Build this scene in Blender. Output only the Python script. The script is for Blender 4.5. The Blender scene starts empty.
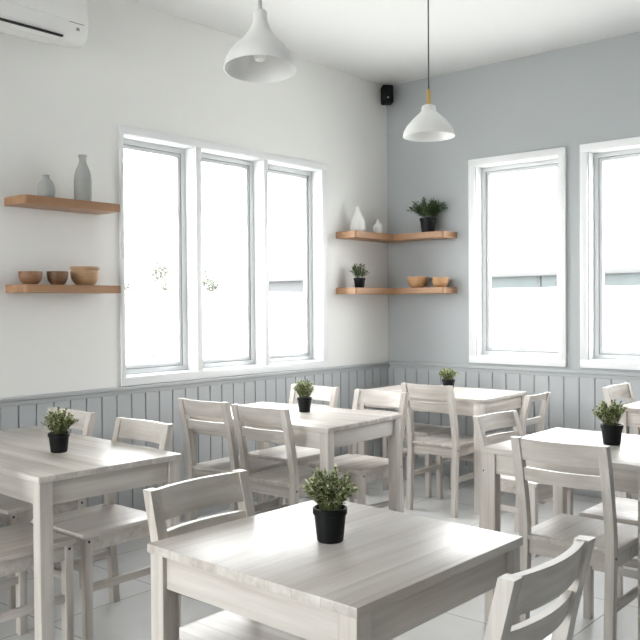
import bpy, bmesh, math, random
from mathutils import Vector, Matrix
PI = math.pi
scene = bpy.context.scene
C = scene.collection
CU, CV, CH = 5.71, 4.13, 1.3655          # the camera stands this far from the right wall, the left wall and the floor


def W(u, v, z=0.0):                      # metres from the camera along the two walls -> world (room corner = origin)
    return Vector((u - CU, v - CV, z))


# ------------------------------------------------------------------ materials
def new_mat(name):
    m = bpy.data.materials.new(name)
    m.use_nodes = True
    nt = m.node_tree
    return m, nt, nt.nodes['Principled BSDF']


def mixrgb(nt, blend='MIX'):
    n = nt.nodes.new('ShaderNodeMix')
    n.data_type = 'RGBA'
    n.blend_type = blend
    return n                              # inputs 0 factor, 6 A, 7 B; output 2


def paint(name, col, rough=0.6, noise=0.02, scale=6.0, bump=0.0, spec=0.5):
    m, nt, b = new_mat(name)
    tc = nt.nodes.new('ShaderNodeTexCoord')
    nz = nt.nodes.new('ShaderNodeTexNoise')
    nz.inputs['Scale'].default_value = scale
    nz.inputs['Detail'].default_value = 4
    nt.links.new(tc.outputs['Object'], nz.inputs['Vector'])
    mx = mixrgb(nt)
    mx.inputs[6].default_value = tuple(c * (1 - noise) for c in col) + (1,)
    mx.inputs[7].default_value = tuple(min(1, c * (1 + noise)) for c in col) + (1,)
    nt.links.new(nz.outputs['Fac'], mx.inputs[0])
    nt.links.new(mx.outputs[2], b.inputs['Base Color'])
    b.inputs['Roughness'].default_value = rough
    b.inputs['Specular IOR Level'].default_value = spec
    if bump:
        bp = nt.nodes.new('ShaderNodeBump')
        n2 = nt.nodes.new('ShaderNodeTexNoise')
        n2.inputs['Scale'].default_value = scale * 25
        nt.links.new(tc.outputs['Object'], n2.inputs['Vector'])
        nt.links.new(n2.outputs['Fac'], bp.inputs['Height'])
        bp.inputs['Strength'].default_value = bump
        bp.inputs['Distance'].default_value = 0.002
        nt.links.new(bp.outputs[0], b.inputs['Normal'])
    return m


def wood(name, axis, c_dark, c_mid, c_light, rough=0.38, plank=0.0, across=0, spec=0.5):
    """grain runs along local axis; plank > 0 adds glued staves of that width across axis `across`"""
    m, nt, b = new_mat(name)
    L = nt.links.new
    tc = nt.nodes.new('ShaderNodeTexCoord')
    oi = nt.nodes.new('ShaderNodeObjectInfo')
    mul = nt.nodes.new('ShaderNodeVectorMath'); mul.operation = 'SCALE'
    comb = nt.nodes.new('ShaderNodeCombineXYZ')
    for k in range(3):
        L(oi.outputs['Random'], comb.inputs[k])
    L(comb.outputs[0], mul.inputs[0]); mul.inputs['Scale'].default_value = 7.3
    add = nt.nodes.new('ShaderNodeVectorMath'); add.operation = 'ADD'
    L(tc.outputs['Object'], add.inputs[0]); L(mul.outputs[0], add.inputs[1])
    vec = add.outputs[0]
    stave = None
    if plank:
        sep = nt.nodes.new('ShaderNodeSeparateXYZ'); L(tc.outputs['Object'], sep.inputs[0])
        dv = nt.nodes.new('ShaderNodeMath'); dv.operation = 'DIVIDE'
        L(sep.outputs[across], dv.inputs[0]); dv.inputs[1].default_value = plank
        fl = nt.nodes.new('ShaderNodeMath'); fl.operation = 'FLOOR'; L(dv.outputs[0], fl.inputs[0])
        ad = nt.nodes.new('ShaderNodeMath'); ad.operation = 'ADD'; L(fl.outputs[0], ad.inputs[0]); L(oi.outputs['Random'], ad.inputs[1])
        wn = nt.nodes.new('ShaderNodeTexWhiteNoise'); wn.noise_dimensions = '1D'; L(ad.outputs[0], wn.inputs['W'])
        stave = wn.outputs['Value']
        sc2 = nt.nodes.new('ShaderNodeVectorMath'); sc2.operation = 'SCALE'; sc2.inputs['Scale'].default_value = 3.0
        L(wn.outputs['Color'], sc2.inputs[0])
        ad2 = nt.nodes.new('ShaderNodeVectorMath'); ad2.operation = 'ADD'; L(vec, ad2.inputs[0]); L(sc2.outputs[0], ad2.inputs[1])
        vec = ad2.outputs[0]
        fr = nt.nodes.new('ShaderNodeMath'); fr.operation = 'FRACT'; L(dv.outputs[0], fr.inputs[0])
        seam = nt.nodes.new('ShaderNodeMath'); seam.operation = 'LESS_THAN'; L(fr.outputs[0], seam.inputs[0]); seam.inputs[1].default_value = 0.016
    mp = nt.nodes.new('ShaderNodeMapping')
    s = [38.0, 38.0, 38.0]; s[axis] = 1.6
    mp.inputs['Scale'].default_value = s
    L(vec, mp.inputs['Vector'])
    n1 = nt.nodes.new('ShaderNodeTexNoise'); n1.inputs['Scale'].default_value = 1.0; n1.inputs['Detail'].default_value = 6; n1.inputs['Roughness'].default_value = 0.6
    n1.inputs['Distortion'].default_value = 0.4
    L(mp.outputs[0], n1.inputs['Vector'])
    mp2 = nt.nodes.new('ShaderNodeMapping')
    s = [9.0, 9.0, 9.0]; s[axis] = 0.9
    mp2.inputs['Scale'].default_value = s
    L(vec, mp2.inputs['Vector'])
    n2 = nt.nodes.new('ShaderNodeTexNoise'); n2.inputs['Scale'].default_value = 1.0; n2.inputs['Detail'].default_value = 3
    L(mp2.outputs[0], n2.inputs['Vector'])
    avg = nt.nodes.new('ShaderNodeMath'); avg.operation = 'ADD'; L(n1.outputs['Fac'], avg.inputs[0]); L(n2.outputs['Fac'], avg.inputs[1])
    hf = nt.nodes.new('ShaderNodeMath'); hf.operation = 'MULTIPLY'; L(avg.outputs[0], hf.inputs[0]); hf.inputs[1].default_value = 0.5
    cr = nt.nodes.new('ShaderNodeValToRGB')
    cr.color_ramp.elements[0].position = 0.33; cr.color_ramp.elements[0].color = (*c_dark, 1)
    cr.color_ramp.elements[1].position = 0.67; cr.color_ramp.elements[1].color = (*c_light, 1)
    e = cr.color_ramp.elements.new(0.5); e.color = (*c_mid, 1)
    L(hf.outputs[0], cr.inputs[0])
    col = cr.outputs[0]
    if plank:
        mr = nt.nodes.new('ShaderNodeMapRange'); L(stave, mr.inputs[0]); mr.inputs[3].default_value = 0.95; mr.inputs[4].default_value = 1.04
        hs = nt.nodes.new('ShaderNodeVectorMath'); hs.operation = 'SCALE'; L(col, hs.inputs[0]); L(mr.outputs[0], hs.inputs['Scale'])
        mx = mixrgb(nt); L(seam.outputs[0], mx.inputs[0]); L(hs.outputs[0], mx.inputs[6]); mx.inputs[7].default_value = tuple(c * 1.0 for c in c_dark) + (1,)
        col = mx.outputs[2]
    L(col, b.inputs['Base Color'])
    b.inputs['Roughness'].default_value = rough
    b.inputs['Specular IOR Level'].default_value = spec
    bp = nt.nodes.new('ShaderNodeBump'); bp.inputs['Strength'].default_value = 0.12; bp.inputs['Distance'].default_value = 0.001
    L(n1.outputs['Fac'], bp.inputs['Height']); L(bp.outputs[0], b.inputs['Normal'])
    return m


WD, WM, WL = (0.415, 0.37, 0.335), (0.57, 0.53, 0.49), (0.70, 0.67, 0.635)
WOOD = [wood('whitewashed_wood_%s' % 'xyz'[a], a, WD, WM, WL, 0.42) for a in range(3)]
TOPX = wood('tabletop_wood_x', 0, WD, WM, WL, 0.36, 0.085, 1, 0.5)
TOPY = wood('tabletop_wood_y', 1, WD, WM, WL, 0.36, 0.085, 0, 0.5)
SEATW = wood('seat_wood', 1, WD, WM, WL, 0.36, 0.07, 0, 0.5)
OAK = wood('warm_oak', 0, (0.26, 0.135, 0.066), (0.35, 0.19, 0.10), (0.43, 0.25, 0.142), 0.45, 0.06, 1)
OAKY = wood('warm_oak_y', 1, (0.26, 0.135, 0.066), (0.35, 0.19, 0.10), (0.43, 0.25, 0.142), 0.45, 0.06, 0)
BOWLW = [wood('bowl_wood_dark', 0, (0.12, 0.055, 0.025), (0.22, 0.11, 0.055), (0.33, 0.18, 0.095), 0.5),
         wood('bowl_wood_brown', 0, (0.10, 0.045, 0.022), (0.16, 0.08, 0.04), (0.24, 0.125, 0.065), 0.5),
         wood('bowl_wood_tan', 0, (0.30, 0.17, 0.085), (0.42, 0.255, 0.135), (0.50, 0.32, 0.185), 0.5),
         wood('bowl_wood_honey', 0, (0.34, 0.18, 0.08), (0.46, 0.26, 0.125), (0.55, 0.33, 0.17), 0.5)]
WHITE = paint('white_wall_paint', (0.81, 0.805, 0.785), 0.7, 0.012, 2.0, 0.08)
CEIL = paint('white_ceiling_paint', (0.70, 0.70, 0.695), 0.8, 0.01, 2.0)
GREY = paint('blue_grey_wall_paint', (0.405, 0.425, 0.435), 0.6, 0.015, 2.0, 0.08)
WAINS = paint('blue_grey_panel_paint', (0.45, 0.468, 0.478), 0.42, 0.02, 3.0)
TRIM = paint('white_trim_gloss', (0.79, 0.80, 0.805), 0.35, 0.006, 4.0)
PVC = paint('white_window_frame', (0.66, 0.675, 0.685), 0.3, 0.006, 4.0)
GASKET = paint('grey_rubber_seal', (0.16, 0.17, 0.18), 0.6)
ACP = paint('white_plastic', (0.80, 0.80, 0.79), 0.35, 0.006)
ACD = paint('black_plastic_slot', (0.01, 0.01, 0.01), 0.6)
ACG = paint('grey_plastic', (0.30, 0.30, 0.30), 0.4)
BLACK = paint('black_pot_plastic', (0.005, 0.0055, 0.0065), 0.5, 0.05, spec=0.25)
SPKM = paint('black_speaker_plastic', (0.004, 0.004, 0.0045), 0.65, 0.05, spec=0.25)
SOIL = paint('dark_soil', (0.03, 0.022, 0.016), 0.95, 0.4, 120)
STEMM = paint('green_stem', (0.10, 0.13, 0.045), 0.6, 0.2, 30)
CERG = paint('matte_grey_ceramic', (0.34, 0.35, 0.335), 0.65, 0.05, 40, 0.15)
CERW = paint('matte_white_ceramic', (0.74, 0.74, 0.72), 0.5, 0.02, 20)
SHADE = paint('white_enamel', (0.80, 0.80, 0.79), 0.4, 0.006)
BRASS, _nt, _b = new_mat('brass'); _b.inputs['Base Color'].default_value = (0.62, 0.42, 0.16, 1); _b.inputs['Metallic'].default_value = 0.9; _b.inputs['Roughness'].default_value = 0.35
CORD = paint('dark_grey_cord', (0.06, 0.06, 0.06), 0.6)
CORDW = paint('white_cord', (0.60, 0.60, 0.59), 0.5)
BULB = paint('frosted_bulb_off', (0.80, 0.80, 0.78), 0.3)
BOLT = paint('dark_bolt', (0.03, 0.028, 0.025), 0.5)
FELT = paint('dark_felt_pad', (0.03, 0.03, 0.03), 0.9)
LATCH = paint('grey_metal_latch', (0.35, 0.36, 0.37), 0.4)
OUTW = paint('white_render', (0.90, 0.90, 0.90), 0.8, 0.02, 1.0)
PAVE = paint('pale_paving', (0.62, 0.62, 0.60), 0.8, 0.06, 1.5)
BAND = paint('blue_green_glazing', (0.03, 0.042, 0.042), 0.35, 0.35, 1.2)
ROOFM = paint('pale_roof', (0.055, 0.056, 0.056), 0.6, 0.03, 1.0)
HOUSE = paint('pale_grey_wall', (0.058, 0.06, 0.062), 0.8, 0.04, 0.6)
PALEBARK = paint('pale_bark', (0.10, 0.10, 0.09), 0.8, 0.1, 8)
POLE = paint('galvanised_pole', (0.065, 0.066, 0.067), 0.5, 0.03, 3)


def leaf_mat(name, stops, rough=0.5, trans=0.25):
    m, nt, b = new_mat(name)
    g = nt.nodes.new('ShaderNodeNewGeometry')
    cr = nt.nodes.new('ShaderNodeValToRGB')
    els = cr.color_ramp.elements
    els[0].position, els[0].color = stops[0][0], (*stops[0][1], 1)
    els[1].position, els[1].color = stops[-1][0], (*stops[-1][1], 1)
    for p, c in stops[1:-1]:
        els.new(p).color = (*c, 1)
    nt.links.new(g.outputs['Random Per Island'], cr.inputs[0])
    nt.links.new(cr.outputs[0], b.inputs['Base Color'])
    b.inputs['Roughness'].default_value = rough
    tr = nt.nodes.new('ShaderNodeBsdfTranslucent')
    nt.links.new(cr.outputs[0], tr.inputs['Color'])
    mx = nt.nodes.new('ShaderNodeMixShader'); mx.inputs[0].default_value = trans
    nt.links.new(b.outputs[0], mx.inputs[1]); nt.links.new(tr.outputs[0], mx.inputs[2])
    nt.links.new(mx.outputs[0], nt.nodes['Material Output'].inputs['Surface'])
    return m


LEAF = leaf_mat('variegated_leaf', [(0, (0.04, 0.065, 0.02)), (0.28, (0.11, 0.15, 0.05)), (0.58, (0.32, 0.36, 0.16)), (1, (0.72, 0.72, 0.50))])
LEAFD = leaf_mat('dark_green_leaf', [(0, (0.016, 0.035, 0.014)), (0.6, (0.045, 0.085, 0.03)), (1, (0.12, 0.18, 0.07))])
LEAFM = leaf_mat('grey_green_leaf', [(0, (0.03, 0.055, 0.022)), (0.6, (0.09, 0.13, 0.055)), (1, (0.24, 0.28, 0.15))])
LEAFO = leaf_mat('pale_garden_leaf', [(0, (0.17, 0.18, 0.15)), (0.5, (0.19, 0.20, 0.17)), (1, (0.21, 0.215, 0.19))], 0.6)

GLASS = bpy.data.materials.new('clear_glass'); GLASS.use_nodes = True
_nt = GLASS.node_tree; _nt.nodes.clear()
_o = _nt.nodes.new('ShaderNodeOutputMaterial'); _t = _nt.nodes.new('ShaderNodeBsdfTransparent'); _g = _nt.nodes.new('ShaderNodeBsdfGlossy')
_f = _nt.nodes.new('ShaderNodeMath'); _f.operation = 'POWER'; _f.inputs[1].default_value = 5.0; _lw = _nt.nodes.new('ShaderNodeLayerWeight'); _lw.inputs['Blend'].default_value = 0.5; _nt.links.new(_lw.outputs['Facing'], _f.inputs[0]); _m = _nt.nodes.new('ShaderNodeMixShader')
_t.inputs['Color'].default_value = (0.97, 0.98, 0.98, 1); _g.inputs['Roughness'].default_value = 0.02
_nt.links.new(_f.outputs[0], _m.inputs[0]); _nt.links.new(_t.outputs[0], _m.inputs[1]); _nt.links.new(_g.outputs[0], _m.inputs[2]); _nt.links.new(_m.outputs[0], _o.inputs[0])


def tile_mat():
    m, nt, b = new_mat('pale_grey_floor_tiles')
    L = nt.links.new
    tc = nt.nodes.new('ShaderNodeTexCoord')
    mp = nt.nodes.new('ShaderNodeMapping'); mp.inputs['Location'].default_value = (0.17, 0.31, 0)
    L(tc.outputs['Object'], mp.inputs['Vector'])
    br = nt.nodes.new('ShaderNodeTexBrick'); br.offset = 0.0; br.squash = 1.0
    br.inputs['Scale'].default_value = 1.0; br.inputs['Brick Width'].default_value = 0.6; br.inputs['Row Height'].default_value = 0.6
    br.inputs['Mortar Size'].default_value = 0.003; br.inputs['Mortar Smooth'].default_value = 0.0
    br.inputs['Color1'].default_value = (0.63, 0.63, 0.625, 1); br.inputs['Color2'].default_value = (0.665, 0.665, 0.66, 1); br.inputs['Mortar'].default_value = (0.33, 0.33, 0.325, 1)
    L(mp.outputs[0], br.inputs['Vector'])
    nz = nt.nodes.new('ShaderNodeTexNoise'); nz.inputs['Scale'].default_value = 5; nz.inputs['Detail'].default_value = 5
    L(tc.outputs['Object'], nz.inputs['Vector'])
    mx = mixrgb(nt, 'MULTIPLY'); mx.inputs[0].default_value = 1.0
    mr = nt.nodes.new('ShaderNodeMapRange'); L(nz.outputs['Fac'], mr.inputs[0]); mr.inputs[3].default_value = 0.93; mr.inputs[4].default_value = 1.05
    L(br.outputs['Color'], mx.inputs[6]); L(mr.outputs[0], mx.inputs[7])
    L(mx.outputs[2], b.inputs['Base Color'])
    b.inputs['Roughness'].default_value = 0.22
    b.inputs['Specular IOR Level'].default_value = 0.55
    return m


TILE = tile_mat()


# ------------------------------------------------------------------ mesh helpers
def box(bm, x0, x1, y0, y1, z0, z1, bev=0.0, seg=2):
    vs = [bm.verts.new((x, y, z)) for x in (x0, x1) for y in (y0, y1) for z in (z0, z1)]
    q = [(0, 1, 3, 2), (4, 6, 7, 5), (0, 4, 5, 1), (2, 3, 7, 6), (0, 2, 6, 4), (1, 5, 7, 3)]
    fs = [bm.faces.new([vs[i] for i in f]) for f in q]
    if bev:
        es = list({e for f in fs for e in f.edges})
        bmesh.ops.bevel(bm, geom=es, offset=bev, segments=seg, profile=0.5, affect='EDGES')


def sweep(bm, pts, hw, hd, bev=0.0):
    """rectangular bar along pts [(x,y,z)], half width hw along x and half depth hd along y at each point"""
    rings = []
    for (x, y, z) in pts:
        rings.append([bm.verts.new((x + sx * hw, y + sy * hd, z)) for sx, sy in ((-1, -1), (1, -1), (1, 1), (-1, 1))])
    fs = []
    for a, b_ in zip(rings, rings[1:]):
        for k in range(4):
            fs.append(bm.faces.new((a[k], a[(k + 1) % 4], b_[(k + 1) % 4], b_[k])))
    fs.append(bm.faces.new(rings[0][::-1])); fs.append(bm.faces.new(rings[-1]))
    if bev:
        es = [e for e in {e for f in fs for e in f.edges} if e.is_manifold and e.calc_face_angle(0) > 0.6]
        bmesh.ops.bevel(bm, geom=es, offset=bev, segments=2, profile=0.5, affect='EDGES')


def tube(bm, pts, r, n=8):
    rings = []
    for i, p in enumerate(pts):
        p = Vector(p)
        d = (Vector(pts[min(i + 1, len(pts) - 1)]) - Vector(pts[max(i - 1, 0)])).normalized()
        a = d.orthogonal().normalized(); b_ = d.cross(a)
        rr = r[i] if isinstance(r, (list, tuple)) else r
        rings.append([bm.verts.new(p + rr * (math.cos(2 * PI * k / n) * a + math.sin(2 * PI * k / n) * b_)) for k in range(n)])
    for a, b_ in zip(rings, rings[1:]):
        for k in range(n):
            bm.faces.new((a[k], a[(k + 1) % n], b_[(k + 1) % n], b_[k]))
    bm.faces.new(rings[0][::-1]); bm.faces.new(rings[-1])


def lathe(bm, prof, n=40, cx=0, cy=0):
    rings = []
    for r, z in prof:
        if r < 1e-6:
            rings.append([bm.verts.new((cx, cy, z))])
        else:
            rings.append([bm.verts.new((cx + r * math.cos(2 * PI * k / n), cy + r * math.sin(2 * PI * k / n), z)) for k in range(n)])
    for a, b_ in zip(rings, rings[1:]):
        if len(a) == 1 and len(b_) == 1:
            continue
        for k in range(n):
            k2 = (k + 1) % n
            if len(a) == 1:
                bm.faces.new((a[0], b_[k2], b_[k]))
            elif len(b_) == 1:
                bm.faces.new((a[k], a[k2], b_[0]))
            else:
                bm.faces.new((a[k], a[k2], b_[k2], b_[k]))


def prism(bm, outline, z0, z1, bev=0.0):
    lo = [bm.verts.new((x, y, z0)) for x, y in outline]
    hi = [bm.verts.new((x, y, z1)) for x, y in outline]
    n = len(outline)
    fs = [bm.faces.new(lo[::-1]), bm.faces.new(hi)]
    for k in range(n):
        fs.append(bm.faces.new((lo[k], lo[(k + 1) % n], hi[(k + 1) % n], hi[k])))
    if bev:
        es = [e for e in fs[0].edges] + [e for e in fs[1].edges]
        bmesh.ops.bevel(bm, geom=es, offset=bev, segments=2, profile=0.5, affect='EDGES')


def obj(name, bm, mat, parent=None, smooth=False, loc=None):
    bmesh.ops.recalc_face_normals(bm, faces=bm.faces)
    me = bpy.data.meshes.new(name)
    bm.to_mesh(me); bm.free()
    me.materials.append(mat)
    if smooth:
        for p in me.polygons:
            p.use_smooth = True
        me.set_sharp_from_angle(angle=math.radians(38))
    o = bpy.data.objects.new(name, me)
    C.objects.link(o)
    if parent is not None:
        o.parent = parent
    if loc is not None:
        o.location = loc
    return o


def part(name, mat, parent, *boxes, bev=0.003):
    bm = bmesh.new()
    for b_ in boxes:
        box(bm, *b_, bev=bev)
    return obj(name, bm, mat, parent, smooth=bev > 0)


def tag(o, label, cat, group=None):
    o['label'] = label; o['category'] = cat
    if group:
        o['group'] = group
    return o


def empty(name, loc, rz=0.0):
    o = bpy.data.objects.new(name, None)
    o.empty_display_size = 0.1
    C.objects.link(o)
    o.location = loc; o.rotation_euler = (0, 0, rz)
    return o


def thing(name, label, cat, loc, rz=0.0, group=None):
    return tag(empty(name, loc, rz), label, cat, group)


def struct(o):
    o['kind'] = 'structure'
    return o


def copy_tree(o, parent=None):
    c = o.copy(); C.objects.link(c)
    if parent is not None:
        c.parent = parent
    for ch in list(o.children):
        copy_tree(ch, c)
    return c


# ------------------------------------------------------------------ the room
XW, YS = -8.6, -8.4                       # the far ends of the room, behind the camera
ZC = 3.205


def wall_panel(name, mat, axis, lo, hi, z0, z1, holes, t0, t1):
    """wall along axis ('x' or 'y') from lo to hi, thickness t0..t1, with rectangular holes (a0,a1,b0,b1)"""
    bm = bmesh.new()
    As = sorted({lo, hi, *[h[0] for h in holes], *[h[1] for h in holes]})
    Zs = sorted({z0, z1, *[h[2] for h in holes], *[h[3] for h in holes]})
    for a0, a1 in zip(As, As[1:]):
        for b0, b1 in zip(Zs, Zs[1:]):
            m, n = (a0 + a1) / 2, (b0 + b1) / 2
            if any(h[0] < m < h[1] and h[2] < n < h[3] for h in holes):
                continue
            if axis == 'x':
                box(bm, a0, a1, t0, t1, b0, b1)
            else:
                box(bm, t0, t1, a0, a1, b0, b1)
    bmesh.ops.remove_doubles(bm, verts=bm.verts, dist=1e-5)
    seen = {}
    for f in list(bm.faces):
        k = tuple(sorted(v.index for v in f.verts))
        seen.setdefault(k, []).append(f)
    bm.verts.index_update()
    seen = {}
    for f in bm.faces:
        seen.setdefault(tuple(sorted(v.index for v in f.verts)), []).append(f)
    kill = [f for fs in seen.values() if len(fs) > 1 for f in fs]
    bmesh.ops.delete(bm, geom=kill, context='FACES_ONLY')
    return struct(obj(name, bm, mat))


# window openings
LW = dict(x0=-2.72, x1=-0.815, z0=0.894, z1=2.452, op=[(3.018, 3.58), (3.628, 4.208), (4.250, 4.838)])
CAS = 0.052
lw_holes = [(a - CU, b_ - CU, LW['z0'] + CAS, LW['z1'] - CAS) for a, b_ in LW['op']]


def v_at(px):                             # where a column of the photo meets the right wall
    t = (px - 320) / 830.7
    a = math.radians(40.565)
    d = CU / (math.cos(a) + math.sin(a) * t)
    return math.sin(a) * d - math.cos(a) * t * d - CV


RZ0, RZ1 = 0.912, 2.494
rw = [(v_at(566.9), v_at(470.0)), (v_at(581.0) - 0.975, v_at(581.0))]
rw_holes = [(a + 0.055, b_ - 0.058, RZ0 + 0.056, RZ1 - 0.054) for a, b_ in rw]

part('floor', TILE, None, (XW - 0.15, 0.15, YS - 0.15, 0.15, -0.1, 0.0), bev=0)['kind'] = 'structure'
part('ceiling', CEIL, None, (XW - 0.15, 0.15, YS - 0.15, 0.15, ZC, ZC + 0.1), bev=0)['kind'] = 'structure'
wall_panel('wall_left', WHITE, 'x', XW - 0.15, 0.15, 0, ZC, lw_holes, 0, 0.15)
wall_panel('wall_right', GREY, 'y', YS - 0.15, 0.0, 0, ZC, rw_holes, 0, 0.15)
wall_panel('wall_near', GREY, 'x', XW - 0.15, 0.15, 0, ZC, [], YS - 0.15, YS)
FILL_WINDOW = [(-2.7, -0.3, 0.9, 2.9)]  # added opening, out of view, placed and sized for fill light
wall_panel('wall_back', WHITE, 'y', YS, 0.0, 0, ZC, FILL_WINDOW, XW - 0.15, XW)


def beadboard(name, axis, start, end, pitch, phase, z0, z1, t=0.014):
    bm = bmesh.new()
    g, dp = 0.0055, 0.010
    prof = [(start, 0)]
    a = phase - math.floor((phase - start) / pitch) * pitch
    prof.append((start, t))
    while a < end - 0.02:
        if a > start + 0.02:
            prof += [(a - g, t), (a - g * 0.45, t - dp), (a + g * 0.45, t - dp), (a + g, t)]
        a += pitch
    prof += [(end, t), (end, 0)]

    def P(s, d, z):
        return (s, -d, z) if axis == 'x' else (-d, s, z)
    lo = [bm.verts.new(P(s, d, z0)) for s, d in prof]
    hi = [bm.verts.new(P(s, d, z1)) for s, d in prof]
    n = len(prof)
    for k in range(n):
        k2 = (k + 1) % n
        bm.faces.new((lo[k], lo[k2], hi[k2], hi[k]))
    return struct(obj(name, bm, WAINS))


beadboard('trim_1', 'x', XW, 0.0, 0.105, 2.952 - CU, 0.0, 0.85)
beadboard('trim_2', 'y', YS, -0.014, 0.1156, 3.37 - CV, 0.0, 0.85)


def rail(name, axis, a0, a1):             # moulded chair rail, profile in depth / height
    prof = [(0, 0.842), (0.017, 0.842), (0.020, 0.852), (0.022, 0.866), (0.032, 0.872), (0.034, 0.886), (0.031, 0.892), (0, 0.892)]
    bm = bmesh.new()

    def P(s, d, z):
        return (s, -d, z) if axis == 'x' else (-d, s, z)
    A = [bm.verts.new(P(a0, d, z)) for d, z in prof]; B = [bm.verts.new(P(a1, d, z)) for d, z in prof]
    n = len(prof)
    for k in range(n):
        bm.faces.new((A[k], A[(k + 1) % n], B[(k + 1) % n], B[k]))
    bm.faces.new(A); bm.faces.new(B[::-1])
    return struct(obj(name, bm, WAINS))


rail('trim_3', 'x', XW, 0.0)
rail('trim_4', 'y', YS, -0.034)
part('baseboard_left', WAINS, None, (XW, 0.0, -0.028, -0.014, 0, 0.10), bev=0.003)['kind'] = 'structure'
part('baseboard_right', WAINS, None, (-0.028, -0.014, YS, -0.028, 0, 0.10), bev=0.003)['kind'] = 'structure'


def frame_boxes(a0, a1, z0, z1, w, d0, d1, axis):
    r = [(a0, a1, z0, z0 + w), (a0, a1, z1 - w, z1), (a0, a0 + w, z0 + w, z1 - w), (a1 - w, a1, z0 + w, z1 - w)]
    return [(p, q, d0, d1, s, t) if axis == 'x' else (d0, d1, p, q, s, t) for p, q, s, t in r]


def window_light(root, axis, a0, a1, z0, z1, latch=None):
    """one glazed light set back in its opening: liner, frame, sash, seal, pane"""
    part('window_frame', PVC, root, *frame_boxes(a0, a1, z0, z1, 0.032, 0.080, 0.135, axis), bev=0.003)
    s = 0.030
    sash = part('sash', PVC, root, *frame_boxes(a0 + s, a1 - s, z0 + s, z1 - s, 0.028, 0.091, 0.125, axis), bev=0.003)
    part('seal', GASKET, sash, *frame_boxes(a0 + s + .0005, a1 - s - .0005, z0 + s + .0005, z1 - s - .0005, 0.005, 0.0895, 0.092, axis), bev=0)
    g = s + 0.024
    b_ = (a0 + g, a1 - g, 0.106, 0.110, z0 + g, z1 - g) if axis == 'x' else (0.106, 0.110, a0 + g, a1 - g, z0 + g, z1 - g)
    part('pane', GLASS, root, b_, bev=0)
    if latch is not None:
        c, zz = latch
        l = part('latch', LATCH, sash, (0.066, 0.086, c - 0.016, c + 0.016, zz, zz + 0.014) if axis == 'y' else (c - 0.016, c + 0.016, 0.066, 0.086, zz, zz + 0.014), bev=0.003)


# triple window in the left wall
w1 = struct(empty('window_1', (0, 0, 0)))
bx = [(LW['x0'], LW['x1'], -0.018, 0.0, LW['z1'] - CAS, LW['z1']), (LW['x0'], LW['x1'], -0.018, 0.0, LW['z0'], LW['z0'] + CAS)]
edges = [LW['x0']] + [v - CU for ab in LW['op'] for v in ab] + [LW['x1']]
for k in range(0, len(edges), 2):
    bx.append((edges[k], edges[k + 1], -0.018, 0.0, LW['z0'] + CAS, LW['z1'] - CAS))
part('casing', TRIM, w1, *bx, bev=0.003)
for h in lw_holes:
    t = 0.005
    part('reveal', TRIM, w1, *[(p, q, -0.004, 0.15, s, u_) for p, q, s, u_ in
         ((h[0], h[1], h[2], h[2] + t), (h[0], h[1], h[3] - t, h[3]), (h[0], h[0] + t, h[2] + t, h[3] - t), (h[1] - t, h[1], h[2] + t, h[3] - t))], bev=0.001)
    window_light(w1, 'x', h[0] + t, h[1] - t, h[2] + t, h[3] - t)
for i, (w, h) in enumerate(zip(rw, rw_holes)):
    wr = struct(empty('window_%d' % (i + 2), (0, 0, 0)))
    part('casing', TRIM, wr, *frame_boxes(w[0], w[1], RZ0, RZ1, 0.055, -0.02, 0.0, 'y'), bev=0.003)
    t = 0.005
    part('reveal', TRIM, wr, *[(-0.004, 0.15, p, q, s, u_) for p, q, s, u_ in
         ((h[0], h[1], h[2], h[2] + t), (h[0], h[1], h[3] - t, h[3]), (h[0], h[0] + t, h[2] + t, h[3] - t), (h[1] - t, h[1], h[2] + t, h[3] - t))], bev=0.001)
    window_light(wr, 'y', h[0] + t, h[1] - t, h[2] + t, h[3] - t, latch=((h[0] + h[1]) / 2, h[2] + 0.055))
for i, h in enumerate(FILL_WINDOW):              # unseen window added behind the camera to fill camera-facing sides with light
    wr = struct(empty('window_%d' % (i + 4), (0, 0, 0)))
    part('window_frame', PVC, wr, *frame_boxes(h[0], h[1], h[2], h[3], 0.06, XW - 0.11, XW - 0.04, 'y'), bev=0.003)
    part('pane', GLASS, wr, (XW - 0.077, XW - 0.073, h[0] + 0.05, h[1] - 0.05, h[2] + 0.05, h[3] - 0.05), bev=0)


# ------------------------------------------------------------------ tables
def make_table(label, u, v, su, sv, rot=0.0, grain='y', group='whitewashed wooden tables', H=0.75):
    """u, v = the corner nearest the camera; legs stand flush under the corners"""
    c = W(u + su / 2, v + sv / 2)
    t = thing('dining_table', label, 'table', c, math.radians(rot), group)
    a, b_ = su / 2, sv / 2
    part('tabletop', TOPX if grain == 'x' else TOPY, t, (-a, a, -b_, b_, H - 0.024, H), bev=0.003)
    L, ins = 0.053, 0.006
    for sx in (-1, 1):
        for sy in (-1, 1):
            x, y = sx * (a - ins - L / 2), sy * (b_ - ins - L / 2)
            part('leg', WOOD[2], t, (x - L / 2, x + L / 2, y - L / 2, y + L / 2, 0, H - 0.024), bev=0.003)
    ah, at, rec = 0.088, 0.02, 0.012
    for s in (-1, 1):
        y = s * (b_ - ins - rec - at / 2)
        part('apron', WOOD[0], t, (-(a - ins - L), a - ins - L, y - at / 2, y + at / 2, H - 0.024 - ah, H - 0.024), bev=0.002)
        x = s * (a - ins - rec - at / 2)
        part('apron', WOOD[1], t, (x - at / 2, x + at / 2, -(b_ - ins - L), b_ - ins - L, H - 0.024 - ah, H - 0.024), bev=0.002)
    return t


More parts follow.
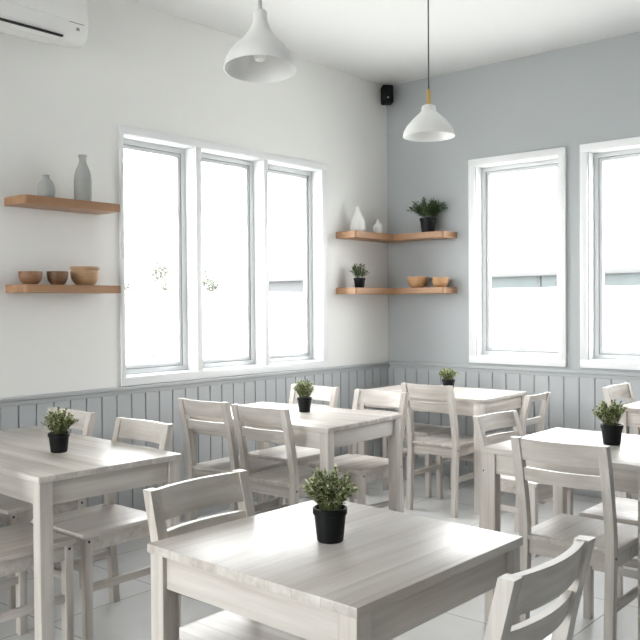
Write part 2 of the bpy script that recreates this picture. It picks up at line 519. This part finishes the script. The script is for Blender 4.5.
make_table('long whitewashed table at left reaching towards the wall under two shelves', 1.642, 2.715, 0.645, 1.24, -2.6)
make_table('long pale table in front of the triple window with four chairs', 3.150, 2.69, 0.70, 1.06, 3.0)
make_table('square whitewashed table in the foreground, nearest and largest in view', 1.331, 1.029, 0.694, 0.71, -1.5, 'x')
make_table('white table in the room corner under the wooden corner shelves', 4.735, 2.70, 0.665, 1.01, 0.8)
make_table('square table at right before the blue-grey wall, its plant above a chair back', 3.17, 1.075, 0.745, 0.725, 0.0)
make_table('table at right edge of view against the blue-grey wall, only its corner showing', 4.91, 1.18, 0.68, 0.70, 0.0)


# ------------------------------------------------------------------ chairs
def make_chair(name, H=0.85, HW=0.19, SD=0.40, low=False, SZ=0.46):
    """origin on the floor under the back edge of the seat; the sitter looks along +y"""
    t = empty(name, (0, 0, 0))
    P = 0.0175                            # half a leg
    # seat board
    bm = bmesh.new()
    prism(bm, [(-HW - .004, 0.030), (-HW + 0.032, 0.030), (-HW + 0.032, 0.002), (HW - 0.032, 0.002), (HW - 0.032, 0.030), (HW + .004, 0.030), (HW + .004, SD), (-HW - .004, SD)], SZ - 0.020, SZ, 0.004)
    obj('seat', bm, SEATW, t, True)
    xl = HW - P
    # seat frame
    fz0, fz1 = SZ - 0.078, SZ - 0.020
    ft = 0.010
    part('seat_frame', WOOD[0], t,
         (-xl + P, xl - P, 0.012, 0.012 + 2 * ft, fz0, fz1), (-xl + P, xl - P, SD - 0.036, SD - 0.036 + 2 * ft, fz0, fz1),
         (-xl - ft, -xl + ft, 0.035, SD - 0.046, fz0, fz1), (xl - ft, xl + ft, 0.035, SD - 0.046, fz0, fz1), bev=0.002)
    tilt = 0.072 * (H - SZ) / 0.39

    def yb(z):                            # centre line of a rear leg, bent back above the seat and slightly below it
        if z < 0.40:
            return 0.0165 - 0.022 * (1 - z / 0.40)
        if z < 0.50:
            return 0.0165
        return 0.0165 - tilt * ((z - 0.50) / (H - 0.50)) ** 1.25
    zs = [0.0, 0.2, 0.4, 0.5, 0.58, 0.66, 0.74, H] if H > 0.8 else [0.0, 0.2, 0.4, 0.5, 0.58, 0.66, H]
    for s in (-1, 1):
        bm = bmesh.new()
        sweep(bm, [(s * xl, yb(z), z) for z in zs], P, P, 0.003)
        lg = obj('leg', bm, WOOD[2], t, True)
        bm = bmesh.new(); tube(bm, [(s * (xl + P - 0.001), yb(0.42), 0.425), (s * (xl + P + 0.0015), yb(0.42), 0.425)], 0.0055, 12)
        obj('bolt', bm, BOLT, lg)
        lg = part('leg', WOOD[2], t, (s * xl - P, s * xl + P, SD - 0.012 - 2 * P, SD - 0.012, 0.0, SZ - 0.020), bev=0.003)
        bm = bmesh.new(); tube(bm, [(s * (xl + P - 0.001), SD - 0.012 - P, 0.425), (s * (xl + P + 0.0015), SD - 0.012 - P, 0.425)], 0.0055, 12)
        obj('bolt', bm, BOLT, lg)
        part('stretcher', WOOD[1], t, (s * xl - 0.009, s * xl + 0.009, yb(0.22) + P, SD - 0.012 - 2 * P, 0.215, 0.247), bev=0.002)
    part('stretcher', WOOD[0], t, (-xl + P, xl - P, SD - 0.012 - P - 0.009, SD - 0.012 - P + 0.009, 0.295, 0.327), bev=0.002)

    def curved(nm, z0, z1, bow, th=0.018):
        bm = bmesh.new()
        N = 14
        ring = []
        for k in range(N + 1):
            f = -1 + 2 * k / N
            x = f * (xl - P + 0.006)
            y0 = -bow * (1 - f * f)
            q = []
            for z, dy in ((z0, -th / 2), (z0, th / 2), (z1, th / 2), (z1, -th / 2)):
                q.append(bm.verts.new((x, yb(z) + y0 + dy + 0.003, z)))
            ring.append(q)
        for a, b_ in zip(ring, ring[1:]):
            for k in range(4):
                bm.faces.new((a[k], a[(k + 1) % 4], b_[(k + 1) % 4], b_[k]))
        bm.faces.new(ring[0]); bm.faces.new(ring[-1][::-1])
        return obj(nm, bm, WOOD[0], t, True)
    if low:
        curved('back_rail', H - 0.045, H - 0.003, 0.008, 0.022)
        curved('back_rail', H - 0.205, H - 0.165, 0.008, 0.022)
    else:
        curved('back_rail', H - 0.088, H - 0.002, 0.023, 0.019)
        curved('back_slat', H - 0.172, H - 0.118, 0.023, 0.019)
    return t


def make_stool(name):
    t = empty(name, (0, 0, 0))
    part('seat', SEATW, t, (-0.205, 0.205, 0, 0.38, 0.44, 0.46), bev=0.004)
    part('seat_frame', WOOD[0], t, (-0.16, 0.16, 0.012, 0.03, 0.385, 0.44), (-0.16, 0.16, 0.35, 0.368, 0.385, 0.44),
         (-0.195, -0.177, 0.045, 0.335, 0.385, 0.44), (0.177, 0.195, 0.045, 0.335, 0.385, 0.44), bev=0.002)
    for sx in (-1, 1):
        for y in (0.027, 0.353):
            part('leg', WOOD[2], t, (sx * 0.185 - .0175, sx * 0.185 + .0175, y - .0175, y + .0175, 0, 0.44), bev=0.003)
        part('stretcher', WOOD[1], t, (sx * 0.185 - 0.009, sx * 0.185 + 0.009, 0.045, 0.335, 0.215, 0.247), bev=0.002)
    part('stretcher', WOOD[0], t, (-0.167, 0.167, 0.344, 0.362, 0.295, 0.327), bev=0.002)
    return t


PU, MU, PV, MV = -PI / 2, PI / 2, 0.0, PI   # the four ways a chair can look
first = make_chair('dining_chair')
GRP = 'whitewashed wooden dining chairs'
# (origin u, v of the chair, way it looks, small turn in degrees, label)
chairs = [
    (1.44, 3.035, PU, 0, 'chair pushed under the near side of the left table, seat behind its front leg'),
    (1.43, 3.62, PU, 0, 'chair at the left picture edge beyond the seat behind the left table leg'),
    (2.283, 3.055, MU, 0, 'chair on the wall side of the left table, right of the plant, whole back showing'),
    (2.296, 3.66, MU, 0, 'chair on the wall side of the left table, back half hidden behind its plant'),
    (3.105, 3.468, PU, 1.5, 'left one of two chairs with backs to the viewer at the middle table'),
    (3.085, 3.01, PU, 1.0, 'right one of two chairs with backs to the viewer at the middle table'),
    (3.985, 2.975, MU, 0, 'chair on the far side of the middle table, nearest the corner table'),
    (3.985, 3.505, MU, 0, 'chair under the triple window, its back behind the middle table plant'),
    (1.638, 1.83, MV, 0, 'chair behind the left edge of the foreground table, facing the viewer'),
    (1.590, 0.800, PV, 0, 'grey-looking chair at bottom right with curved back, nearest chair in the foreground'),
    (3.0, 1.346, PU, 0, 'tall-looking chair at right with back to the viewer, plant just above it'),
    (3.655, 1.085, PV, 0, 'chair at right edge of view, only its white seat and legs under the square table'),
    (4.602, 2.985, PU, 0, 'chair with back to the viewer at the near side of the corner table'),
    (5.205, 1.935, MV, 0, 'chair against the blue-grey wall at far right, back above the plant leaves'),
]
for i, (u, v, way, turn, lab) in enumerate(chairs):
    o = first if i == 0 else copy_tree(first)
    o.location = W(u, v); o.rotation_euler = (0, 0, way + math.radians(turn))
    tag(o, lab, 'chair', GRP)
lowc = make_chair('open_back_chair', 0.765, 0.158, 0.36, True)
lowc.location = W(5.172, 2.545); lowc.rotation_euler = (0, 0, PV)
tag(lowc, 'low chair with square open back at the right end of the corner table', 'chair', GRP)
sm = make_chair('dining_chair', 0.725, 0.20, 0.36, False, 0.40)
sm.location = W(4.37, 2.35); sm.rotation_euler = (0, 0, MV + math.radians(-6))
tag(sm, 'shorter chair standing between the corner table and the square right table', 'chair', GRP)
st = make_stool('wooden_stool')
st.location = W(5.32, 3.435); st.rotation_euler = (0, 0, MU)
tag(st, 'backless wooden seat tucked beneath the corner table, behind the chair there', 'stool')


# ------------------------------------------------------------------ plants
def leaf(bm, p, d, up, ln, wd):
    d = d.normalized(); s = d.cross(up)
    s = s.normalized() if s.length > 1e-4 else d.orthogonal().normalized()
    n = s.cross(d)
    a = bm.verts.new(p); b_ = bm.verts.new(p + d * ln * 0.5 + s * wd * 0.5 + n * ln * 0.10)
    c = bm.verts.new(p + d * ln - n * ln * 0.05); e = bm.verts.new(p + d * ln * 0.5 - s * wd * 0.5 + n * ln * 0.10)
    m_ = bm.verts.new(p + d * ln * 0.5)
    bm.faces.new((a, b_, m_)); bm.faces.new((b_, c, m_)); bm.faces.new((c, e, m_)); bm.faces.new((e, a, m_))


def potted_plant(name, label, loc, pr, ph, fw, fh, seed, leafm, nst=46, nl=13, ll=0.014, lw=0.0075, group='small potted plants', rz=0.0, narrow=False):
    """pr = rim radius, ph = pot height, fw = half spread of the leaves, fh = leaf height above the rim"""
    rnd = random.Random(seed)
    t = thing(name, label, 'potted plant', loc, rz, group)
    bm = bmesh.new()
    rb = pr * 0.76
    prof = [(0, 0.0), (rb - 0.003, 0.0), (rb, 0.003), (rb + (pr * 0.93 - rb) * 0.97, ph * 0.80), (pr * 0.99, ph * 0.81), (pr, ph * 0.83), (pr, ph - 0.002), (pr - 0.002, ph),
            (pr - 0.005, ph), (pr - 0.006, ph - 0.003), (pr * 0.90 - 0.004, ph * 0.8), (0, ph * 0.8)]
    lathe(bm, prof, 44)
    pot = obj('pot', bm, BLACK, t, True)
    bm = bmesh.new()
    lathe(bm, [(0, ph * 0.78), (pr * 0.89 - 0.004, ph * 0.78), (pr * 0.90 - 0.005, ph * 0.90), (0, ph * 0.93)], 28)
    obj('soil', bm, SOIL, t, True)
    bs, bl = bmesh.new(), bmesh.new()
    for k in range(nst):
        az = rnd.uniform(0, 2 * PI)
        q = math.sqrt(rnd.random())
        rb_ = pr * 0.6 * q
        base = Vector((rb_ * math.cos(az), rb_ * math.sin(az), ph * 0.9))
        az2 = az + rnd.uniform(-0.5, 0.5)
        spread = fw * (0.12 + 0.92 * q) * rnd.uniform(0.8, 1.06)
        top = fh * math.sqrt(max(0.06, 1 - (0.90 * q) ** 2)) * rnd.uniform(0.78, 1.08)
        tip = Vector((spread * math.cos(az2), spread * math.sin(az2), ph + top))
        ctrl = Vector((base.x * 1.3, base.y * 1.3, ph + top * 0.55))
        pts = []
        for j in range(7):
            f = j / 6
            pts.append(base * (1 - f) ** 2 + ctrl * 2 * f * (1 - f) + tip * f * f)
        tube(bs, pts, [0.0011 - 0.0006 * j / 6 for j in range(7)], 4)
        for j in range(nl):
            f = 0.22 + 0.78 * (j + rnd.random() * 0.6) / nl
            f = min(f, 1.0)
            i0 = min(int(f * 6), 5); ff = f * 6 - i0
            p = pts[i0].lerp(pts[i0 + 1], ff)
            d = (pts[i0 + 1] - pts[i0]).normalized()
            sd = d.orthogonal().normalized()
            sd = Matrix.Rotation(j * 2.4 + rnd.random(), 3, d) @ sd
            for sg in ((1, -1) if not narrow else (1,)):
                dd = d * rnd.uniform(0.5, 1.0) + sd * sg * rnd.uniform(0.6, 1.0)
                leaf(bl, p, dd, Vector((0, 0, 1)) + sd * 0.2, ll * rnd.uniform(0.7, 1.15), lw * rnd.uniform(0.8, 1.15))
        leaf(bl, pts[-1], pts[-1] - pts[-2], Vector((1, 0, 0)), ll, lw)
    stm = obj('stem', bs, STEMM, t)
    stm['kind'] = 'stuff'
    fo = obj('foliage', bl, leafm, t)
    return t


TZ = 0.75
potted_plant('potted_plant', 'small leafy plant in black pot on the foreground table', W(1.660, 1.391, TZ), 0.0455, 0.089, 0.066, 0.098, 3, LEAF, 62, 14, 0.0135, 0.0072)
potted_plant('potted_plant', 'small leafy plant in black pot on the left table', W(1.96, 3.15, TZ), 0.0455, 0.083, 0.070, 0.095, 5, LEAF, 62, 14, 0.0135, 0.0072)
potted_plant('potted_plant', 'small leafy plant in black pot on the middle table before the triple window', W(3.60, 3.205, TZ), 0.043, 0.085, 0.062, 0.095, 7, LEAF, 62, 14, 0.0135, 0.0072)
potted_plant('potted_plant', 'small leafy plant in black pot on the corner table', W(5.09, 3.155, TZ), 0.046, 0.085, 0.066, 0.075, 11, LEAF, 62, 14, 0.0135, 0.0072)
potted_plant('potted_plant', 'small leafy plant in black pot on the square right table', W(3.584, 1.391, TZ), 0.048, 0.088, 0.080, 0.095, 13, LEAF, 66, 14, 0.0145, 0.0078)

# ------------------------------------------------------------------ wall shelves and what stands on them
SH = 0.2


def rounded_shelf(name, label, mat, outline, z0, z1, group):
    bm = bmesh.new()
    prism(bm, outline, z0, z1, 0.002)
    o = obj(name, bm, mat, None, True)
    return tag(o, label, 'shelf', group)


def arc(cx, cy, r, a0, a1, n=7):
    return [(cx + r * math.cos(a0 + (a1 - a0) * k / n), cy + r * math.sin(a0 + (a1 - a0) * k / n)) for k in range(n + 1)]


xa, xb = 2.262 - CU, 2.852 - CU
r = 0.028
left_outline = [(xa, -0.001)] + arc(xa + r, -SH + r, r, PI, 1.5 * PI) + [(xb, -SH), (xb, -0.001)]
rounded_shelf('wall_shelf', 'upper wooden shelf left of the triple window, holding two grey vases', OAK, left_outline, 1.905, 1.950, 'wooden wall shelves')
rounded_shelf('wall_shelf', 'lower wooden shelf left of the triple window, holding three bowls', OAK, left_outline, 1.446, 1.488, 'wooden wall shelves')
xa = 5.02 - CU
lc = [(xa, -0.001)] + arc(xa + 0.02, -SH + 0.02, 0.02, PI, 1.5 * PI) + [(-SH, -SH), (-0.001, -0.001)]
yb_ = 3.455 - CV
rc = [(-0.001, -0.001), (-SH, -SH)] + arc(-SH + 0.02, yb_ + 0.02, 0.02, PI, 1.5 * PI) + [(-0.001, yb_)]
for z0, z1, wh, a, b_ in ((1.890, 1.940, 'upper', 'carrying two white vases', 'carrying the bushy dark plant'), (1.456, 1.504, 'lower', 'carrying a small potted plant', 'carrying two wooden bowls')):
    rounded_shelf('corner_shelf', '%s corner shelf board on the white wall, %s' % (wh, a), OAK, lc, z0, z1, 'wooden corner shelves')
    rounded_shelf('corner_shelf', '%s corner shelf board on the blue-grey wall, %s' % (wh, b_), OAKY, rc, z0, z1, 'wooden corner shelves')


def vase(label, loc, prof, mat, group):
    bm = bmesh.new()
    lathe(bm, prof, 40)
    return tag(obj('vase', bm, mat, None, True, loc), label, 'vase', group)


def lath(R, Hh, rel):
    """open-mouthed profile from (radius / R, height / Hh) pairs, with an inner skin at the neck"""
    out = [(0, 0)] + [(R * a, Hh * b_) for a, b_ in rel]
    n = rel[-1][0] * R
    return out + [(n * 0.72, Hh), (n * 0.6, Hh * 0.93), (n * 0.6, Hh * 0.6), (0, Hh * 0.55)]


vase('short round grey vase on the upper left shelf', W(2.437, 4.01, 1.950), lath(0.047, 0.125, [(.80, 0), (.88, .03), (.97, .18), (1, .34), (.97, .48), (.86, .62), (.66, .75), (.46, .84), (.38, .90), (.38, .96), (.42, .985), (.42, 1)]), CERG, 'grey vases')
vase('tall grey bottle vase on the upper left shelf', W(2.665, 4.01, 1.950), lath(0.048, 0.262, [(.88, 0), (.93, .02), (.98, .15), (1, .32), (1, .46), (.94, .58), (.80, .68), (.60, .76), (.44, .83), (.40, .88), (.42, .93), (.50, .97), (.50, 1)]), CERG, 'grey vases')
vase('larger white teardrop vase on the upper corner shelf', W(5.175, 4.03, 1.940), lath(0.060, 0.20, [(.80, 0), (.90, .03), (1, .16), (.99, .30), (.88, .45), (.66, .60), (.44, .73), (.32, .84), (.28, .92), (.33, 1)]), CERW, 'white vases')
vase('smaller white vase nearer the corner on the upper shelf', W(5.44, 4.03, 1.940), lath(0.042, 0.125, [(.88, 0), (.95, .04), (1, .20), (1, .45), (.92, .56), (.60, .66), (.40, .76), (.30, .90), (.34, 1)]), CERW, 'white vases')


def bowl(label, loc, R, Hh, mat, group, band=False):
    out = [(0, 0), (R * 0.55, 0), (R * 0.60, 0.003)]
    for k in range(1, 10):
        f = k / 9
        out.append((R * (0.62 + 0.38 * (1 - (1 - f) ** 2.6)), 0.003 + (Hh - 0.006) * (0.78 if band else 1.0) * f))
    if band:
        out += [(R * 0.97, Hh * 0.80), (R * 0.97, Hh * 0.83), (R * 1.02, Hh * 0.86), (R * 1.02, Hh * 0.98)]
    out += [(R * 0.985, Hh), (R * 0.93, Hh), (R * 0.90, Hh * 0.8), (R * 0.75, Hh * 0.35), (R * 0.4, 0.012), (0, 0.010)]
    bm = bmesh.new()
    lathe(bm, out, 44)
    return tag(obj('bowl', bm, mat, None, True, loc), label, 'bowl', group)


bowl('dark wooden bowl at the left end of the lower left shelf', W(2.345, 4.02, 1.488), 0.061, 0.070, BOWLW[0], 'wooden bowls')
bowl('darkest wooden bowl, between two others on the lower left shelf', W(2.493, 4.00, 1.488), 0.057, 0.073, BOWLW[1], 'wooden bowls')
bowl('large tan wooden bowl with grooved rim on the lower left shelf', W(2.675, 4.015, 1.488), 0.080, 0.104, BOWLW[2], 'wooden bowls', True)
bowl('larger honey-coloured bowl on the lower corner shelf', W(5.60, 3.755, 1.504), 0.083, 0.090, BOWLW[3], 'wooden bowls')
bowl('smaller honey-coloured bowl at the right end of the lower corner shelf', W(5.60, 3.540, 1.504), 0.068, 0.078, BOWLW[3], 'wooden bowls')
potted_plant('potted_plant', 'bushy dark green plant in black pot on the upper corner shelf', W(5.60, 3.655, 1.940), 0.066, 0.118, 0.150, 0.135, 17, LEAFD, 60, 18, 0.034, 0.008, narrow=True)
potted_plant('potted_plant', 'small grey-green plant in black pot on the lower corner shelf', W(5.165, 4.01, 1.504), 0.047, 0.078, 0.070, 0.105, 19, LEAFM, 34, 14, 0.020, 0.008, narrow=True)

# ------------------------------------------------------------------ pendants, speaker, air conditioner


def pendant(label, u, v, z, prof_fn, cordm, cord_r, brass, lean):
    t = thing('pendant_lamp', label, 'lamp', W(u, v, z), 0, 'white pendant lamps')
    out, topz = prof_fn()
    bm = bmesh.new()
    inner = [(max(r_ - 0.004, 0.0), z_ - 0.001) for r_, z_ in out[::-1] if r_ > 0.02]
    lathe(bm, out + [(0.0, topz)] if out[-1][0] > 0 else out, 56)
    lathe_in = bmesh.new()
    bm2 = bm
    # inner skin joined to the outer one along the rim
    lathe(bm2, [(out[0][0], out[0][1]), (out[0][0] - 0.003, out[0][1] - 0.001)] + [(r_ - 0.004, z_ - 0.002) for r_, z_ in out[1:] if r_ > 0.024] + [(0.0, topz - 0.03)], 56)
    bmesh.ops.remove_doubles(bm2, verts=bm2.verts, dist=1e-5)
    lathe_in.free()
    ax = Vector((0.65, -0.76, 0.0))
    piv = Matrix.Translation((0, 0, topz)) @ Matrix.Rotation(math.radians(lean), 4, ax) @ Matrix.Translation((0, 0, -topz))
    sh_ = obj('shade', bm2, SHADE, t, True)
    sh_.matrix_local = piv
    zz = topz
    if brass:
        bm = bmesh.new(); lathe(bm, [(0, zz - 0.002), (0.0125, zz - 0.002), (0.0125, zz + 0.085), (0.009, zz + 0.092), (0, zz + 0.092)], 24)
        obj('fitting', bm, BRASS, t, True)
        zz += 0.09
    bm = bmesh.new(); tube(bm, [(0, 0, zz - 0.002), (0, 0, ZC - z - 0.01)], cord_r, 10)
    obj('cord', bm, cordm, t, True)
    bm = bmesh.new(); lathe(bm, [(0, ZC - z - 0.018), (0.045, ZC - z - 0.018), (0.05, ZC - z - 0.014), (0.05, ZC - z), (0, ZC - z)], 32)
    obj('ceiling_rose', bm, SHADE, t, True)
    bm = bmesh.new(); lathe(bm, [(0, 0.035), (0.022, 0.043), (0.030, 0.065), (0.022, 0.09), (0.014, 0.105), (0.014, topz - 0.03), (0, topz - 0.03)], 24)
    obj('bulb', bm, BULB, t, True).matrix_local = piv
    return t


def bell():
    pts = [(0.160, 0), (0.1595, 0.010), (0.153, 0.036), (0.139, 0.064), (0.117, 0.092), (0.088, 0.122), (0.066, 0.148), (0.048, 0.178), (0.038, 0.202), (0.034, 0.216), (0.032, 0.222), (0.032, 0.256), (0.027, 0.263)]
    return pts, 0.263


def dome():
    pts = [(0.154, 0), (0.1525, 0.010), (0.146, 0.034), (0.130, 0.062), (0.104, 0.092), (0.076, 0.120), (0.056, 0.137), (0.045, 0.150), (0.042, 0.172), (0.039, 0.181), (0.027, 0.186)]
    return pts, 0.186


pendant('larger-looking white bell pendant lamp on pale stem, hanging before the white wall', 2.635, 2.59, 2.402, bell, CORDW, 0.0085, False, -6.0)
pendant('white pendant lamp with brass fitting on a dark cord, before the blue-grey wall', 4.175, 2.715, 2.362, dome, CORD, 0.0042, True, 0.0)

sp = thing('loudspeaker', 'small black loudspeaker mounted high in the room corner under the ceiling', 'speaker', Vector((-0.103, -0.077, 3.10)), -PI / 4)
bm = bmesh.new(); box(bm, -0.047, 0.047, -0.05, 0.055, -0.072, 0.078, 0.016, 3); obj('cabinet', bm, SPKM, sp, True)
bm = bmesh.new(); box(bm, -0.039, 0.039, -0.056, -0.048, -0.064, 0.070, 0.003); obj('grille', bm, SPKM, sp, True)
part('badge', ACP, sp, (-0.006, 0.006, -0.0585, -0.055, -0.032, -0.026), bev=0.001)
part('bracket', SPKM, sp, (-0.02, 0.02, 0.05, 0.112, -0.02, 0.02), bev=0.003)

ac = thing('air_conditioner', 'white wall-mounted air conditioner in the top left corner of view', 'air conditioner', Vector((2.655 - CU, 0, 2.80)))
bm = bmesh.new()
ACL = 0.92
prof = [(0, 0.03), (-0.07, 0.008), (-0.15, 0.0), (-0.185, 0.018), (-0.202, 0.055), (-0.208, 0.12), (-0.200, 0.25), (-0.175, 0.285), (0, 0.30)]
A = [bm.verts.new((-ACL, y, z)) for y, z in prof]; B = [bm.verts.new((0, y, z)) for y, z in prof]
for k in range(len(prof)):
    k2 = (k + 1) % len(prof)
    bm.faces.new((A[k], A[k2], B[k2], B[k]))
cap = [bm.faces.new(A), bm.faces.new(B[::-1])]
bmesh.ops.bevel(bm, geom=[e for f in cap for e in f.edges], offset=0.012, segments=3, profile=0.5, affect='EDGES')
obj('body', bm, ACP, ac, True)
bm = bmesh.new(); sweepA = [(-0.196, 0.030), (-0.202, 0.036), (-0.2035, 0.046), (-0.199, 0.040)]
box(bm, -ACL + 0.06, -0.15, -0.1965, -0.165, 0.014, 0.022); obj('slot', bm, ACD, ac)
part('louver', ACP, ac, (-ACL + 0.06, -0.155, -0.150, -0.06, -0.004, 0.006), bev=0.002)
part('louver_slot', ACD, ac, (-ACL + 0.06, -0.155, -0.058, -0.052, 0.002, 0.012), bev=0)
part('front_panel', ACP, ac, (-ACL + 0.012, -0.012, -0.2115, -0.195, 0.105, 0.235), bev=0.004)
part('display', ACG, ac, (-0.075, -0.055, -0.2055, -0.19, 0.062, 0.078), bev=0.001)
part('badge', ACG, ac, (-0.12, -0.03, -0.2085, -0.195, 0.098, 0.1015), bev=0)

# ------------------------------------------------------------------ outside
part('ground', PAVE, None, (-40, 60, -60, 60, -0.4, -0.12), bev=0)['kind'] = 'structure'
tag(part('garden_wall', OUTW, None, (-10, 7.8, 8.0, 8.2, -0.12, 1.66), bev=0.01), 'white garden wall seen through the triple window', 'wall')
tag(part('garden_wall', OUTW, None, (8.0, 8.2, -16, 8.2, -0.12, 1.66), bev=0.01), 'white garden wall seen through the two right-hand windows', 'wall')
ob = thing('outbuilding', 'low building with a glazed band beyond the white wall, through the right windows', 'building', Vector((16, 0, -0.12)))
part('wall', HOUSE, ob, (0, 5, -26, 8, 0, 1.75), bev=0.01)
part('roof', ROOFM, ob, (-0.35, 5.4, -26.3, 8.3, 2.27, 2.40), bev=0.02)
k = -26
while k < 7.5:
    wp = part('window', HOUSE, ob, (-0.04, 0.06, k, k + 0.12, 1.75, 2.27), bev=0.005)
    part('pane', BAND, wp, (0.0, 0.04, k + 0.12, k + 1.7, 1.75, 2.27), bev=0)
    k += 1.7
hb = thing('house', 'pale flat-roofed house far behind the garden wall, through the right pane of triple window', 'house', Vector((28.0, 24, -0.12)))
part('wall', HOUSE, hb, (0, 14, 0, 6, 0, 2.85), bev=0.02)
part('roof', ROOFM, hb, (-0.3, 14.3, -0.3, 6.3, 2.85, 3.05), bev=0.02)
for k in range(4):
    part('window', BAND, hb, (1.2 + 3.3 * k, 2.6 + 3.3 * k, -0.03, 0.05, 1.0, 2.2), bev=0.01)
pl = thing('utility_pole', 'thin pale pole outside, seen through the middle pane of the triple window', 'pole', Vector((15.4, 18, -0.12)))
bm = bmesh.new(); tube(bm, [(0, 0, 0), (0, 0, 6.4)], [0.075, 0.05], 12); obj('post', bm, POLE, pl, True)
part('crossarm', POLE, pl, (-0.5, 0.5, -0.04, 0.04, 5.6, 5.7), bev=0.01)


def tree(name, label, x, y, h, crown, seed, trunk_r=0.05, n=1000, low=0.45, group='pale garden trees', leaf_s=0.12):
    rnd = random.Random(seed)
    t = thing(name, label, 'tree' if h > 1.6 else 'plant', Vector((x, y, -0.12)), 0, group)
    bm = bmesh.new()
    tube(bm, [(0, 0, 0), (0.02, 0.01, h * 0.4), (0.0, 0.0, h * 0.8)], [trunk_r, trunk_r * 0.7, trunk_r * 0.3], 8)
    for k in range(7):
        a = rnd.uniform(0, 2 * PI); z = h * rnd.uniform(0.4, 0.7)
        tube(bm, [(0.01, 0, z), (crown * .6 * math.cos(a), crown * .6 * math.sin(a), z + h * 0.18)], [trunk_r * .4, trunk_r * .15], 6)
    obj('trunk', bm, PALEBARK, t, True)
    bm = bmesh.new()
    cl = [(rnd.uniform(-.6, .6) * crown, rnd.uniform(-.6, .6) * crown, h * rnd.uniform(low + 0.12, 0.93)) for _ in range(9)]
    for k in range(n):
        c = cl[rnd.randrange(9)]
        p = Vector(c) + Vector((rnd.gauss(0, 1), rnd.gauss(0, 1), rnd.gauss(0, 0.8))) * crown * 0.28
        if p.z < h * low: p.z = h * low + rnd.random() * 0.2
        leaf(bm, p, Vector((rnd.uniform(-1, 1), rnd.uniform(-1, 1), rnd.uniform(-.6, .6))), Vector((0, 0, 1)), leaf_s * rnd.uniform(.7, 1.2), leaf_s * 0.5)
    obj('crown', bm, LEAFO, t)


tree('garden_tree', 'leftmost pale tree above the garden wall, through the left pane of triple window', 5.1, 10.5, 2.5, 0.5, 1)
tree('garden_tree', 'pale tree above the garden wall, near the right side of the left pane', 6.35, 10.8, 2.65, 0.5, 2)
tree('garden_tree', 'pale tree above the garden wall, in the middle pane of the triple window', 8.35, 11.4, 2.65, 0.5, 4)
tree('sapling', 'slender pale sapling in front of the garden wall, low in the left pane', 0.6, 3.9, 1.12, 0.2, 6, 0.012, 70, 0.66, None, 0.09)

# ------------------------------------------------------------------ light
world = bpy.data.worlds.new('overcast'); scene.world = world
world.use_nodes = True
bg = world.node_tree.nodes['Background']
bg.inputs['Color'].default_value = (1.0, 1.0, 1.0, 1); bg.inputs['Strength'].default_value = 2.2


def portal(name, loc, rot, sx, sy):
    l = bpy.data.lights.new(name, 'AREA'); l.shape = 'RECTANGLE'; l.size = sx; l.size_y = sy
    l.cycles.is_portal = True
    o = bpy.data.objects.new(name, l); C.objects.link(o); o.location = loc; o.rotation_euler = rot


for h in lw_holes:                        # facing into the room (-y)
    portal('window_daylight', ((h[0] + h[1]) / 2, 0.2, (h[2] + h[3]) / 2), (-PI / 2, 0, 0), h[1] - h[0], h[3] - h[2])
for h in rw_holes:                        # facing -x
    portal('window_daylight', (0.2, (h[0] + h[1]) / 2, (h[2] + h[3]) / 2), (0, PI / 2, 0), h[3] - h[2], h[1] - h[0])
for h in FILL_WINDOW:                            # facing +x, at the added fill opening
    portal('window_daylight', (XW - 0.2, (h[0] + h[1]) / 2, (h[2] + h[3]) / 2), (0, -PI / 2, 0), h[3] - h[2], h[1] - h[0])

# ------------------------------------------------------------------ camera
cam = bpy.data.cameras.new('camera'); co = bpy.data.objects.new('camera', cam); C.objects.link(co)
cam.sensor_width = 36; cam.lens = 830.7 / 640 * 36; cam.clip_start = 0.05; cam.clip_end = 300
a, pt, ro = math.radians(45) - 0.0774, -0.0171, -0.0072
fw = Vector((math.cos(a) * math.cos(pt), math.sin(a) * math.cos(pt), math.sin(pt)))
rt = Vector((math.sin(a), -math.cos(a), 0)); up = rt.cross(fw)
rt2 = rt * math.cos(ro) + up * math.sin(ro); up2 = up * math.cos(ro) - rt * math.sin(ro)
M = Matrix((rt2, up2, -fw)).transposed().to_4x4()
M.translation = Vector((-CU, -CV, CH))
co.matrix_world = M
scene.camera = co
scene.view_settings.view_transform = 'Standard'; scene.view_settings.look = 'None'
scene.view_settings.gamma = 1.0; scene.view_settings.use_curve_mapping = False
scene.view_settings.exposure = 2.68
scene.cycles.max_bounces = 12; scene.cycles.diffuse_bounces = 8; scene.cycles.transparent_max_bounces = 16
scene.cycles.use_denoising = True
